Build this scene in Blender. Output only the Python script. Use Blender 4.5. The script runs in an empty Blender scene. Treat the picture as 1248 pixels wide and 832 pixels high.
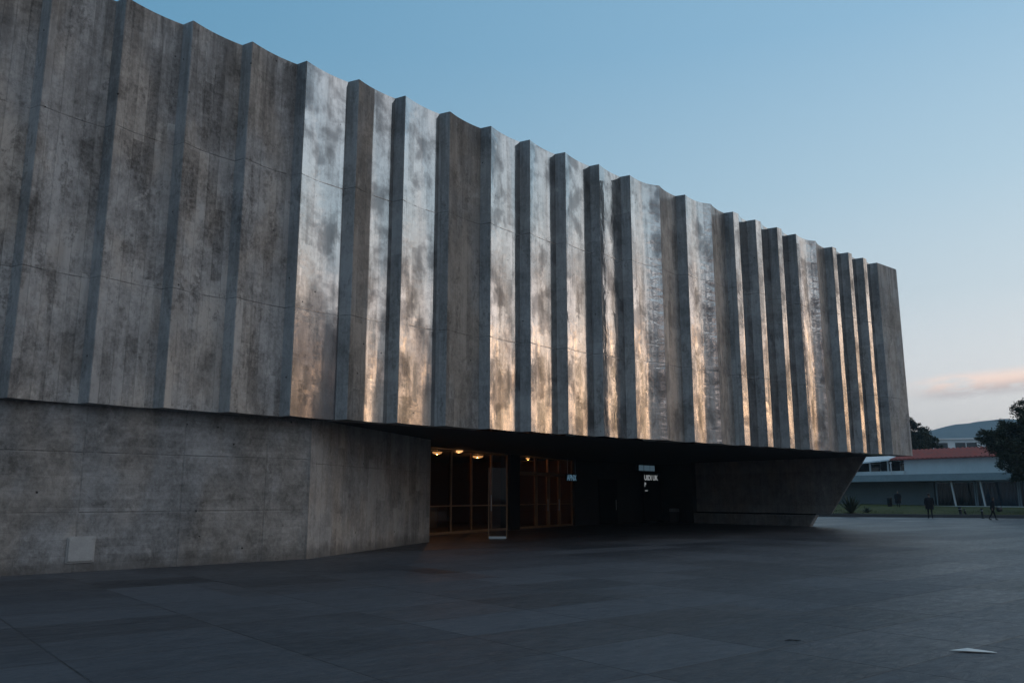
import bpy, bmesh, math, random
from mathutils import Vector, Matrix, Quaternion
random.seed(7)
C = bpy.context.scene.collection
S = bpy.context.scene
R = math.radians

# ------------------------------------------------------------------ frame of the concrete building
AZ = R(50.68)                                   # heading of its long face, clockwise from +Y
DX, DY = math.sin(AZ), math.cos(AZ)             # along the face
YX, YY = -math.cos(AZ), math.sin(AZ)            # into the building
ROT = math.atan2(DY, DX)
S0, Y0 = 20.0, 22.0                             # base point of the building in its own frame
def W(s, y, z=0.0):                             # building frame -> world
    return Vector((s*DX + y*YX, s*DY + y*YY, z))
ZB, ZT = 3.60, 13.32                            # underside and top of the hung face

# ------------------------------------------------------------------ helpers
def link(name, me, mat=None, parent=None):
    o = bpy.data.objects.new(name, me); C.objects.link(o)
    if mat is not None:
        for m in (mat if isinstance(mat, (list, tuple)) else [mat]): me.materials.append(m)
    if parent is not None: o.parent = parent
    return o
def obj(name, bm, mat=None, parent=None, smooth=False):
    me = bpy.data.meshes.new(name)
    bmesh.ops.recalc_face_normals(bm, faces=bm.faces)
    if smooth:
        for f in bm.faces: f.smooth = True
    bm.to_mesh(me); bm.free()
    return link(name, me, mat, parent)
def tag(o, label=None, cat=None, group=None, kind=None):
    if label: o['label'] = label
    if cat: o['category'] = cat
    if group: o['group'] = group
    if kind: o['kind'] = kind
    return o
def thing(name, label, cat, loc=(0,0,0), rz=0, group=None):
    o = bpy.data.objects.new(name, None); C.objects.link(o)
    o.location = loc; o.rotation_euler = (0,0,rz); o.empty_display_size = .3
    return tag(o, label, cat, group)
def copy_tree(o, parent=None):
    c = o.copy(); C.objects.link(c)
    if parent is not None: c.parent = parent
    for ch in [x for x in bpy.data.objects if x.parent == o]: copy_tree(ch, c)
    return c
def box(bm, c, size, rz=0.0, bevel=0.0, M=None):
    r = bmesh.ops.create_cube(bm, size=1.0)
    m = Matrix.Translation(c) @ Matrix.Rotation(rz, 4, 'Z') @ Matrix.Diagonal((size[0], size[1], size[2], 1))
    if M is not None: m = M @ m
    bmesh.ops.transform(bm, matrix=m, verts=r['verts'])
    if bevel:
        es = list({e for v in r['verts'] for e in v.link_edges})
        bmesh.ops.bevel(bm, geom=es, offset=bevel, segments=2, affect='EDGES')
    return bm
def prism(bm, pts, z0, z1):                     # pts in plan, counter-clockwise or not
    a = [bm.verts.new((p[0], p[1], z0)) for p in pts]
    b = [bm.verts.new((p[0], p[1], z1)) for p in pts]
    n = len(pts)
    bm.faces.new(a); bm.faces.new(b)
    for i in range(n): bm.faces.new((a[i], a[(i+1) % n], b[(i+1) % n], b[i]))
    return bm
def beam(bm, p, q, wx, wy, up=(0,0,1)):
    p, q = Vector(p), Vector(q); d = (q-p); L = d.length; d.normalize()
    x = Vector(up).cross(d)
    if x.length < 1e-4: x = Vector((1,0,0))
    x.normalize(); y = d.cross(x)
    m = Matrix((x, y, d)).transposed().to_4x4(); m.translation = (p+q)/2
    r = bmesh.ops.create_cube(bm, size=1.0)
    bmesh.ops.transform(bm, matrix=m @ Matrix.Diagonal((wx, wy, L, 1)), verts=r['verts'])
    return bm
def tube(bm, pts, rad, seg=8):
    rings = []
    for i, p in enumerate(pts):
        p = Vector(p)
        d = (Vector(pts[min(i+1, len(pts)-1)]) - Vector(pts[max(i-1, 0)])).normalized()
        x = d.orthogonal().normalized(); y = d.cross(x)
        r = rad[i] if hasattr(rad, '__len__') else rad
        rings.append([bm.verts.new(p + (x*math.cos(t)+y*math.sin(t))*r) for t in [2*math.pi*k/seg for k in range(seg)]])
    for a, b in zip(rings, rings[1:]):
        # align ring b with ring a
        k0 = min(range(seg), key=lambda k: (b[k].co-a[0].co).length)
        b[:] = b[k0:]+b[:k0]
        for k in range(seg): bm.faces.new((a[k], a[(k+1) % seg], b[(k+1) % seg], b[k]))
    bm.faces.new(rings[0]); bm.faces.new(rings[-1])
    return bm
def lathe(bm, prof, seg=24, c=(0,0,0)):
    rings = []
    for r, z in prof:
        rings.append([bm.verts.new((c[0]+r*math.cos(2*math.pi*k/seg), c[1]+r*math.sin(2*math.pi*k/seg), c[2]+z)) for k in range(seg)])
    for a, b in zip(rings, rings[1:]):
        for k in range(seg): bm.faces.new((a[k], a[(k+1) % seg], b[(k+1) % seg], b[k]))
    bm.faces.new(rings[0]); bm.faces.new(rings[-1])
    return bm

# ------------------------------------------------------------------ node helpers
class NT:
    def __init__(s, tree): s.t = tree; s.n = tree.nodes; s.l = tree.links
    def new(s, typ, **kw):
        n = s.n.new(typ)
        for k, v in kw.items(): setattr(n, k, v)
        return n
    def put(s, sock, v):
        if v is None: return
        if hasattr(v, 'is_linked') or isinstance(v, bpy.types.NodeSocket): s.l.new(v, sock)
        else:
            try: sock.default_value = v
            except Exception:
                sock.default_value = (v, v, v) if len(sock.default_value) == 3 else (v, v, v, 1)
    def math(s, op, a, b=None, c=None, clamp=False):
        n = s.new('ShaderNodeMath', operation=op); n.use_clamp = clamp
        s.put(n.inputs[0], a); s.put(n.inputs[1], b)
        if c is not None: s.put(n.inputs[2], c)
        return n.outputs[0]
    def vmath(s, op, a, b=None):
        n = s.new('ShaderNodeVectorMath', operation=op)
        s.put(n.inputs[0], a)
        if b is not None: s.put(n.inputs[1], b)
        return n.outputs['Value'] if op in ('DOT_PRODUCT', 'LENGTH') else n.outputs[0]
    def sep(s, v):
        n = s.new('ShaderNodeSeparateXYZ'); s.put(n.inputs[0], v); return n.outputs
    def comb(s, x, y, z):
        n = s.new('ShaderNodeCombineXYZ')
        for i, v in enumerate((x, y, z)): s.put(n.inputs[i], v)
        return n.outputs[0]
    def scale(s, v, k):                         # per-axis multiply
        return s.vmath('MULTIPLY', v, k)
    def noise(s, v, sc, det=4, rough=.55, dist=0.0, lac=2.0):
        n = s.new('ShaderNodeTexNoise'); s.put(n.inputs['Vector'], v)
        n.inputs['Scale'].default_value = sc; n.inputs['Detail'].default_value = det
        n.inputs['Roughness'].default_value = rough; n.inputs['Distortion'].default_value = dist
        n.inputs['Lacunarity'].default_value = lac
        return n.outputs['Fac']
    def white(s, v):
        n = s.new('ShaderNodeTexWhiteNoise', noise_dimensions='3D'); s.put(n.inputs['Vector'], v); return n.outputs['Value']
    def step(s, v, a, b, smooth=True, lo=0.0, hi=1.0):
        n = s.new('ShaderNodeMapRange'); n.interpolation_type = 'SMOOTHSTEP' if smooth else 'LINEAR'
        s.put(n.inputs['Value'], v); n.inputs['From Min'].default_value = a; n.inputs['From Max'].default_value = b
        n.inputs['To Min'].default_value = lo; n.inputs['To Max'].default_value = hi
        return n.outputs['Result']
    def mix(s, f, a, b, mode='MIX'):
        n = s.new('ShaderNodeMix', data_type='RGBA', blend_type=mode)
        s.put(n.inputs['Factor'], f); s.put(n.inputs['A'] if False else n.inputs[6], a); s.put(n.inputs[7], b)
        return n.outputs[2]
    def fmix(s, f, a, b):
        n = s.new('ShaderNodeMix', data_type='FLOAT')
        s.put(n.inputs[0], f); s.put(n.inputs[2], a); s.put(n.inputs[3], b)
        return n.outputs[0]
    def ramp(s, v, stops):
        n = s.new('ShaderNodeValToRGB'); s.put(n.inputs[0], v)
        e = n.color_ramp.elements
        e[0].position, e[0].color = stops[0][0], (*stops[0][1], 1)
        e[1].position, e[1].color = stops[-1][0], (*stops[-1][1], 1)
        for p, c in stops[1:-1]:
            x = e.new(p); x.color = (*c, 1)
        return n.outputs[0]
    def bump(s, h, strength, dist, normal=None):
        n = s.new('ShaderNodeBump'); s.put(n.inputs['Height'], h)
        n.inputs['Strength'].default_value = strength; n.inputs['Distance'].default_value = dist
        if normal is not None: s.put(n.inputs['Normal'], normal)
        return n.outputs[0]
def rgb(*c): return (*c, 1)
def newmat(name):
    m = bpy.data.materials.new(name); m.use_nodes = True
    t = NT(m.node_tree); b = t.n['Principled BSDF']
    return m, t, b
def objco(t): return t.new('ShaderNodeTexCoord').outputs['Object']
def simple(name, col, rough=.6, metal=0.0, var=.25, sc=3.0, spec=.5, stretch=(1,1,1), bump=0.0):
    m, t, b = newmat(name)
    v = t.scale(objco(t), stretch)
    n1 = t.noise(v, sc, 5, .6); n2 = t.noise(v, sc*7, 3, .5)
    f = t.math('ADD', t.math('MULTIPLY', n1, .7), t.math('MULTIPLY', n2, .3))
    c = t.mix(t.step(f, .3, .7), rgb(*[x*(1-var) for x in col]), rgb(*[min(1, x*(1+var)) for x in col]))
    t.put(b.inputs['Base Color'], c)
    t.put(b.inputs['Roughness'], t.step(n1, .3, .7, lo=max(0, rough-.08), hi=min(1, rough+.08)))
    b.inputs['Metallic'].default_value = metal
    b.inputs['Specular IOR Level'].default_value = spec
    if bump: t.put(b.inputs['Normal'], t.bump(n2, bump, .01))
    return m
def emit(name, col, strength):
    m, t, b = newmat(name)
    b.inputs['Base Color'].default_value = rgb(*[min(1, c) for c in col])
    b.inputs['Emission Color'].default_value = rgb(*col); b.inputs['Emission Strength'].default_value = strength
    return m

# ------------------------------------------------------------------ concrete
def concrete(name, col, dark, boards='v', stain=.6, seams=(), seam_x=(), rough=.8, gloss=None, warm=None, boardw=.26, seamk=.36, splash=False):
    """board-marked concrete; gloss = dict for a polished, metal-bright finish over part of the panel (uv.x runs nose -> valley)"""
    m, t, b = newmat(name)
    tc = t.new('ShaderNodeTexCoord'); v = tc.outputs['Object']; uv = tc.outputs['UV']
    x, y, z = t.sep(v)[:3]
    n_big = t.noise(v, .55, 4, .6, .4)
    n_mid = t.noise(v, 2.3, 6, .65, .3)
    n_fine = t.noise(t.scale(v, (1, 1, .8)), 13, 7, .78)
    wob = t.math('MULTIPLY', t.math('SUBTRACT', t.noise(v, 1.1, 3), .5), .12)
    if boards == 'v':
        st = t.noise(t.scale(v, (7, 7, .30)), 1.0, 6, .68, .5)
        cell = t.math('FLOOR', t.math('DIVIDE', t.math('ADD', x, t.math('MULTIPLY', wob, .15)), boardw))
        lift = t.math('FLOOR', t.math('DIVIDE', t.math('ADD', z, t.math('MULTIPLY', t.white(t.comb(cell, 1.7, 0)), 1.1)), 1.83))
        board = t.white(t.comb(cell, lift, 3.1))
        fx = t.math('FRACT', t.math('DIVIDE', x, boardw))
    else:
        st = t.noise(t.scale(v, (1.6, 1.6, 4)), 1.0, 6, .70, .5)
        cell = t.math('FLOOR', t.math('DIVIDE', t.math('ADD', z, t.math('MULTIPLY', wob, .1)), .17))
        lift = t.math('FLOOR', t.math('DIVIDE', t.math('ADD', x, t.math('MULTIPLY', t.white(t.comb(cell, 5.1, 0)), .8)), 2.4))
        board = t.white(t.comb(cell, lift, 1.1))
        fx = t.math('FRACT', t.math('DIVIDE', z, .17))
    bline = t.step(t.math('ABSOLUTE', t.math('SUBTRACT', fx, .5)), .46, .5)
    f = t.math('ADD', t.math('MULTIPLY', n_big, .60), t.math('MULTIPLY', n_mid, .55))
    f = t.math('ADD', f, t.math('MULTIPLY', st, .40))
    f = t.math('ADD', f, t.math('MULTIPLY', board, .20 if boards == 'v' else .08))
    f = t.math('ADD', f, t.math('MULTIPLY', n_fine, .62))
    c = t.mix(t.step(f, .93, 1.32, False), rgb(*dark), rgb(*col))
    # warm / cold drift between pours
    drift = t.noise(t.scale(v, (.8, .8, .35)), 1.0, 3)
    w = warm or (1.05, 1.0, .95)
    c = t.mix(t.step(drift, .40, .62), t.mix(1.0, c, rgb(.97, 1.0, 1.035), 'MULTIPLY'), t.mix(1.0, c, rgb(*w), 'MULTIPLY'))
    # black algae running down and mottled spots
    al = t.math('MULTIPLY', t.step(t.noise(t.scale(v, (1.8, 1.8, .7)), 1.0, 8, .74, .8), .49, .62), stain)
    al = t.math('MULTIPLY', al, t.step(t.noise(v, 9, 4, .7), .35, .62))
    top = t.math('MULTIPLY', t.step(z, ZT-4.5, ZT-.1), t.step(t.noise(t.scale(v, (5, 5, .4)), 1.0, 5, .65), .38, .68)) if boards == 'v' else 0.0
    al = t.math('MAXIMUM', al, t.math('MULTIPLY', top, stain*.9))
    c = t.mix(al, c, rgb(.040, .034, .031))
    # broad darker weathering, cut off along board edges
    wz = t.noise(t.scale(v, (1.1, 1.1, .5)), 1.0, 5, .6, .4)
    wz = t.math('ADD', wz, t.math('MULTIPLY', t.math('SUBTRACT', board, .5), .09))
    c = t.mix(t.math('MULTIPLY', t.step(wz, .50, .62), stain*.42), c, rgb(*[q*.95 for q in dark]))
    # pale lime blooms
    lime = t.math('MULTIPLY', t.step(t.noise(t.scale(v, (1.5, 1.5, .8)), 1.0, 6, .7, .5), .60, .72), .45)
    c = t.mix(lime, c, rgb(*[min(1, q*1.5) for q in col]))
    c = t.mix(t.math('MULTIPLY', bline, t.step(n_mid, .38, .62, lo=.02, hi=.32)), c, rgb(*[q*.5 for q in dark]))
    # pour joints
    hz = None
    for sz in seams:
        zz = t.math('ADD', z, t.math('MULTIPLY', wob, .35))
        e = t.step(t.math('ABSOLUTE', t.math('SUBTRACT', zz, sz)), .006, .022, lo=1, hi=0)
        hz = e if hz is None else t.math('MAXIMUM', hz, e)
    for sx in seam_x:
        e = t.step(t.math('ABSOLUTE', t.math('SUBTRACT', t.math('ADD', x, t.math('MULTIPLY', wob, .2)), sx)), .008, .024, lo=1, hi=0)
        hz = e if hz is None else t.math('MAXIMUM', hz, e)
    if hz is not None:
        hz = t.math('MULTIPLY', hz, t.step(n_mid, .38, .6, lo=.12, hi=.9))
        c = t.mix(t.math('MULTIPLY', hz, seamk), c, rgb(.025, .023, .022))
    if splash:                                  # ragged band of splashed dirt along the foot
        dz = t.math('ADD', z, t.math('MULTIPLY', t.math('SUBTRACT', t.noise(t.scale(v, (2.5, 2.5, 1)), 1.0, 6, .7), .5), .9))
        c = t.mix(t.step(dz, .05, .42, lo=.55, hi=0), c, rgb(.05, .045, .042))
    # tie holes and pits
    vo = t.new('ShaderNodeTexVoronoi'); t.put(vo.inputs['Vector'], v); vo.inputs['Scale'].default_value = 1.6
    vo.inputs['Randomness'].default_value = .95
    pit = t.step(vo.outputs['Distance'], .022, .05, lo=1, hi=0)
    c = t.mix(t.math('MULTIPLY', pit, .85), c, rgb(.012, .011, .011))
    h = t.math('ADD', t.math('MULTIPLY', n_fine, .5), t.math('MULTIPLY', n_mid, .8))
    h = t.math('SUBTRACT', h, t.math('MULTIPLY', bline, .25 if boards == 'v' else .06))
    h = t.math('SUBTRACT', h, t.math('MULTIPLY', pit, 1.4))
    if hz is not None: h = t.math('SUBTRACT', h, t.math('MULTIPLY', hz, .7))
    t.put(b.inputs['Base Color'], c)
    t.put(b.inputs['Roughness'], t.step(n_mid, .3, .7, lo=rough-.1, hi=min(1, rough+.1)))
    b.inputs['Specular IOR Level'].default_value = .35
    t.put(b.inputs['Normal'], t.bump(h, .8, .03))
    if gloss is not None:
        u = t.sep(uv)[0]
        # where the bright skin shows: worn in streaks, and only past a given strip of the panel
        wear = t.math('ADD', t.math('MULTIPLY', st, .55), t.math('ADD', t.math('MULTIPLY', n_mid, .55), t.math('MULTIPLY', board, .10)))
        k = t.step(wear, gloss.get('w0', .40), gloss.get('w1', .62), lo=gloss.get('lo', .72), hi=1.0)
        k = t.math('MULTIPLY', k, gloss.get('amt', .92))
        if 'u0' in gloss: k = t.math('MULTIPLY', k, t.step(t.math('ADD', u, t.math('MULTIPLY', wob, .25)), gloss['u0'], gloss['u0']+.05))
        if hz is not None: k = t.math('MULTIPLY', k, t.math('SUBTRACT', 1.0, t.math('MULTIPLY', hz, .85)))
        k = t.math('MULTIPLY', k, t.math('SUBTRACT', 1.0, t.math('MULTIPLY', pit, .9)))
        g = t.new('ShaderNodeBsdfPrincipled')
        tone = t.mix(t.step(f, .84, 1.3, False), rgb(.38, .37, .365), rgb(.70, .69, .685))
        tone = t.mix(t.math('MULTIPLY', al, .75), tone, rgb(.12, .11, .11))
        cloud_blot = t.noise(t.scale(v, (1.15, 1.15, 1.0)), 1.0, 5, .55, .2)
        tone = t.mix(t.math('MULTIPLY', t.step(cloud_blot, .47, .64), .74), tone, rgb(.17, .165, .17))   # reflected dark clouds, painted as blotches into the metal tone
        if 'low' in gloss:                      # grey cloud reflection painted into the lower part of the panel
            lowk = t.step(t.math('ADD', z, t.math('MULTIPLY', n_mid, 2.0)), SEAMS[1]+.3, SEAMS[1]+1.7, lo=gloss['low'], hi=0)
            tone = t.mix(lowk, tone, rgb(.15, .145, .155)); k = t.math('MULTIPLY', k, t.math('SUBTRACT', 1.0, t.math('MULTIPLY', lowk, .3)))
        t.put(g.inputs['Base Color'], tone)
        g.inputs['Metallic'].default_value = 1.0
        t.put(g.inputs['Roughness'], t.step(t.noise(t.scale(v, (7, 7, .6)), 1.0, 5, .7), .3, .7, lo=gloss.get('r0', .04), hi=gloss.get('r1', .13)))
        # sheet-like dents: long soft waves, short horizontal ripples
        wave = t.noise(t.scale(v, (2.3, 2.3, 1.3)), 1.0, 2.5, .5, .6)
        rip = t.noise(t.scale(v, (1.2, 1.2, 3.4)), 1.0, 2, .5, .5)
        ripk = t.step(u, .45, .95, lo=.15, hi=gloss.get('rip', .5))
        hh = t.math('ADD', t.math('MULTIPLY', wave, .6), t.math('MULTIPLY', rip, ripk))
        if 'rip' not in gloss: hh = t.math('MULTIPLY', hh, t.step(u, .45, .75, lo=1.0, hi=.12))
        hh = t.math('ADD', hh, t.math('MULTIPLY', n_fine, .005))
        if hz is not None: hh = t.math('SUBTRACT', hh, t.math('MULTIPLY', hz, .1))
        t.put(g.inputs['Normal'], t.bump(hh, gloss.get('bump', .13), .10))
        mx = t.new('ShaderNodeMixShader'); t.put(mx.inputs[0], k)
        t.l.new(b.outputs[0], mx.inputs[1]); t.l.new(g.outputs[0], mx.inputs[2])
        out = t.n['Material Output']; t.l.new(mx.outputs[0], out.inputs['Surface'])
    return m

SEAMS = (10.06, 6.42)
CB, CD = (.45, .435, .425), (.10, .095, .093)
M_rough = concrete('weathered_concrete', CB, CD, 'v', .62, SEAMS)
M_rough2 = concrete('brown_weathered_concrete', (.31, .293, .278), (.10, .093, .087), 'v', .55, SEAMS)
M_fin = concrete('fin_concrete', (.36, .36, .362), (.15, .15, .152), 'v', .5, SEAMS, warm=(1.0, 1.0, 1.0), boardw=.5)
M_dull = concrete('dull_panel_concrete', (.30, .29, .28), (.12, .115, .11), 'v', .35, SEAMS, gloss=dict(amt=.45, lo=.3, r0=.25, r1=.45))
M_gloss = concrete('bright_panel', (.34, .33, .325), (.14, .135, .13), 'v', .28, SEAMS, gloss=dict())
M_gloss_rip = concrete('bright_rippled_panel', (.34, .33, .325), (.14, .135, .13), 'v', .22, SEAMS, gloss=dict(rip=1.2, r0=.05, r1=.14, bump=.15))
M_half = concrete('half_bright_panel', (.30, .28, .265), (.10, .095, .09), 'v', .4, SEAMS, gloss=dict(u0=.42, lo=.55, amt=.85))
M_gloss_low = concrete('bright_panel_cloud_foot', (.30, .295, .30), (.12, .117, .12), 'v', .28, SEAMS, gloss=dict(low=.8))
M_gloss_mid = concrete('bright_panel_faint_cloud_foot', (.32, .31, .31), (.13, .125, .125), 'v', .28, SEAMS, gloss=dict(low=.35))
M_soft = concrete('satin_panel', (.33, .325, .32), (.14, .135, .13), 'v', .28, SEAMS, gloss=dict(amt=.85, lo=.6, r0=.12, r1=.3))
M_end = concrete('end_panel_concrete', (.42, .415, .41), (.17, .166, .162), 'v', .45, SEAMS)
M_base = concrete('base_wall_concrete', (.33, .328, .330), (.10, .099, .099), 'h', .35, (1.25, 2.55), (-15.7, -13.5, -11.4, -10.2), seamk=.24, splash=True)
M_base2 = concrete('turned_wall_concrete', (.40, .375, .355), (.16, .15, .142), 'v', .3, (2.45,), seamk=.24, splash=True)
M_pier = concrete('pier_concrete', (.44, .41, .40), (.20, .185, .18), 'v', .25, ())
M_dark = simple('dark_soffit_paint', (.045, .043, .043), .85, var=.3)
M_black = simple('blackened_steel', (.014, .014, .015), .6, var=.2, spec=.15)
M_bronze = simple('bronze_frame', (.30, .165, .08), .5, .1, var=.25)
M_steel = simple('brushed_steel', (.5, .5, .5), .35, .9, var=.15, stretch=(1, 1, 12))
M_lobby = simple('lobby_timber', (.13, .066, .032), .5, var=.35, sc=4, stretch=(5, 5, .6))
M_counter = simple('counter_laminate', (.16, .16, .155), .45, var=.15)
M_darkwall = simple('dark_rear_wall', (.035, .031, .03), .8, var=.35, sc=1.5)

def glass(name, tint=(.85, .85, .85), refl=1.0):
    m, t, b = newmat(name)
    lw = t.new('ShaderNodeLayerWeight'); lw.inputs['Blend'].default_value = .5
    frs = t.math('ADD', t.math('MULTIPLY', t.math('POWER', lw.outputs['Facing'], 5.0), .9), .045)
    tr = t.new('ShaderNodeBsdfTransparent'); tr.inputs[0].default_value = rgb(*tint)
    gl = t.new('ShaderNodeBsdfGlossy'); gl.inputs['Roughness'].default_value = .02
    t.put(gl.inputs['Color'], rgb(.9, .9, .9))
    v = objco(t); t.put(gl.inputs['Normal'], t.bump(t.noise(v, 1.2, 2), .05, .02))
    mx = t.new('ShaderNodeMixShader'); t.put(mx.inputs[0], t.math('MULTIPLY', frs, refl))
    t.l.new(tr.outputs[0], mx.inputs[1]); t.l.new(gl.outputs[0], mx.inputs[2])
    t.l.new(mx.outputs[0], t.n['Material Output'].inputs['Surface'])
    return m
M_glass = glass('tinted_lobby_glass', (.72, .69, .66), .35)
M_clear = glass('clear_glass', (.92, .92, .92), .25)

# ================================================================== THE CONCRETE BUILDING
bld = thing('concrete_building', 'long grey concrete building with a fluted upper storey hung over a dark recessed entrance', 'building',
            W(S0, Y0, 0), ROT)
def part(name, bm, mat, parent=bld, smooth=False):  # meshes given in the building frame (s, y, z)
    for vtx in bm.verts: vtx.co -= Vector((S0, Y0, 0))
    return obj(name, bm, mat, parent, smooth)

NOSE = [-3.54, -1.98, -.42, 1.13, 2.68, 4.21, 5.78, 7.31, 8.85, 10.46, 12.01, 13.63, 15.24, 16.88, 18.49, 20.15, 21.77, 24.96, 28.09, 29.68, 31.30, 32.80, 35.92, 37.38, 38.81, 40.22]
VALL = [-2.13, -.57, .98, 2.53, 4.06, 5.63, 7.16, 8.71, 10.28, 11.86, 13.46, 15.07, 16.72, 18.32, 20.00, 21.61, 24.78, 27.93, 29.52, 31.14, 32.66, 35.77, 37.24, 38.67, 40.10]
RIDGE = {16: 23.41, 17: 26.59, 21: 34.44}
YF, DEP, BACK = 19.66, .338, 20.45
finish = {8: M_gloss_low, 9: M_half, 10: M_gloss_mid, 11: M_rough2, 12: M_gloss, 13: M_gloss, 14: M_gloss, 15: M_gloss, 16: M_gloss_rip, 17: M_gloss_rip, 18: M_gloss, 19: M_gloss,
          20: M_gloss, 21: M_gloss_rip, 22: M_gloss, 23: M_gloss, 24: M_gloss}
plabel = {8: 'bright pale panel with blue sheen', 9: 'half dull, half bright panel', 11: 'brown unpolished panel among bright ones'}
def scoop(s0, s1, y_of, seg=14):
    return [(s0+(s1-s0)*i/seg, y_of(i/seg)) for i in range(seg+1)]
def panel_mesh(curve, z0, z1):
    bm = bmesh.new(); uvl = bm.loops.layers.uv.new('UVMap')
    n = len(curve)-1; nz = 12
    grid = [[bm.verts.new((s, y, z0+(z1-z0)*k/nz)) for k in range(nz+1)] for s, y in curve]
    front = []
    for i in range(n):
        for k in range(nz):
            f = bm.faces.new((grid[i][k], grid[i+1][k], grid[i+1][k+1], grid[i][k+1])); f.smooth = True; front.append(f)
            for lp, (a, b2) in zip(f.loops, ((i, k), (i+1, k), (i+1, k+1), (i, k+1))): lp[uvl].uv = (a/n, b2/nz)
    bl = [bm.verts.new((curve[0][0], BACK, z)) for z in (z0, z1)]
    br = [bm.verts.new((curve[-1][0], BACK, z)) for z in (z0, z1)]
    bm.faces.new([g[0] for g in grid][::-1]+[bl[0], br[0]])
    bm.faces.new([g[-1] for g in grid]+[br[1], bl[1]])
    bm.faces.new([grid[0][k] for k in range(nz+1)]+[bl[1], bl[0]])
    bm.faces.new([grid[-1][k] for k in range(nz, -1, -1)]+[br[0], br[1]])
    bm.faces.new((bl[0], bl[1], br[1], br[0]))
    for e in bm.edges:
        if any(not f.smooth for f in e.link_faces): e.smooth = False
    return bm
for i, n0 in enumerate(NOSE[:-1]):
    v1, n1 = VALL[i], NOSE[i+1]
    m = finish.get(i, M_rough)
    a = n0+.002
    if i in RIDGE:
        r = RIDGE[i]
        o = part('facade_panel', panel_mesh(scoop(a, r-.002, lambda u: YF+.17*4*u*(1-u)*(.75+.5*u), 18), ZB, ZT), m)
        o['label'] = 'wide bright hollow panel with rippled reflections'
        o = part('facade_panel', panel_mesh(scoop(r, v1, lambda u: YF+DEP*(1.85*u-.85*u*u)), ZB, ZT), M_dull)
        o['label'] = 'dull grey half of a wide bay'
    else:
        lip = .26 if i >= 18 else .0            # the slim right-hand bays start with a flat strip
        def hollow(u, L=lip):
            q = max(0.0, (u-L)/(1-L)); return YF+.004*min(1, u/.26)+DEP*(1.85*q-.85*q*q)-.004*q
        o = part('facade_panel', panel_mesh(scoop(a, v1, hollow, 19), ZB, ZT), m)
        if i in plabel: o['label'] = plabel[i]
    bm = bmesh.new()
    # return fin between hollow and next nose, its outer corner slightly eased
    prism(bm, [(v1+.001, YF+DEP), (n1-.02, YF+.012), (n1-.008, YF+.002), (n1, YF+.006), (n1, BACK-.003), (v1+.001, BACK-.003)], ZB-.002, ZT+.002)
    part('facade_fin', bm, M_fin)
bm = bmesh.new(); prism(bm, [(40.222, YF), (42.24, YF), (42.26, YF+.02), (42.26, BACK), (40.222, BACK)], ZB, ZT)
part('end_panel', bm, M_end)
bm = bmesh.new(); box(bm, ((-3.5+42.2)/2, (BACK+46)/2+.01, (3.9+13.1)/2), (45.7, 46-BACK-.01, 9.2)); part('upper_wall', bm, M_rough2)
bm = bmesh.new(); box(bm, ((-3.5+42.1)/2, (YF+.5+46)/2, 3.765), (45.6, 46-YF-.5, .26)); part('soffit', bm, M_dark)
# ground-floor walls
bm = bmesh.new(); prism(bm, [(-3.4, 20.05), (2.95, 20.05), (9.85, 20.46), (9.85, 21.2), (-3.4, 20.8)], -.3, ZB+.03); part('base_wall', bm, M_base)
bm = bmesh.new(); prism(bm, [(9.853, 20.455), (16.91, 25.32), (16.66, 25.68), (9.853, 21.0)], -.3, ZB+.03); part('entrance_wall', bm, M_base2)
# canted end wall with its ledge and post
bm = bmesh.new()
prof = [(21.75, 3.72), (23.98, .668), (33.2, .668), (33.2, 3.72)]
va = [bm.verts.new((41.62+.012*(y-21), y, z)) for y, z in prof]; vb = [bm.verts.new((41.74, y, z)) for y, z in prof]
bm.faces.new(va); bm.faces.new(vb)
for i in range(4): bm.faces.new((va[i], va[(i+1) % 4], vb[(i+1) % 4], vb[i]))
bmesh.ops.bevel(bm, geom=[e for e in bm.edges], offset=.02, segments=1, affect='EDGES')
part('canted_wall', bm, M_pier)
for y0, y1, s1 in ((24.75, 28.6, .45), (28.62, 33.1, 0)):
    bm = bmesh.new()
    q = [(y0, .60), (y0+s1, -.05), (y1, -.05), (y1, .60)]
    va = [bm.verts.new((41.42, y, z)) for y, z in q]; vb = [bm.verts.new((41.74, y, z)) for y, z in q]
    bm.faces.new(va); bm.faces.new(vb)
    for i in range(4): bm.faces.new((va[i], va[(i+1) % 4], vb[(i+1) % 4], vb[i]))
    bmesh.ops.bevel(bm, geom=[e for e in bm.edges], offset=.015, segments=1, affect='EDGES')
    part('ledge', bm, M_pier)
bm = bmesh.new(); box(bm, (41.715, 29.0, .635), (.04, 8.2, .10)); part('shadow_gap_strip', bm, M_black)  # black strip added to draw the shade line above the ledge
bm = bmesh.new(); box(bm, (41.6, 33.25, 1.8), (.5, .6, 3.7), bevel=.015); part('pillar', bm, M_darkwall)
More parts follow.
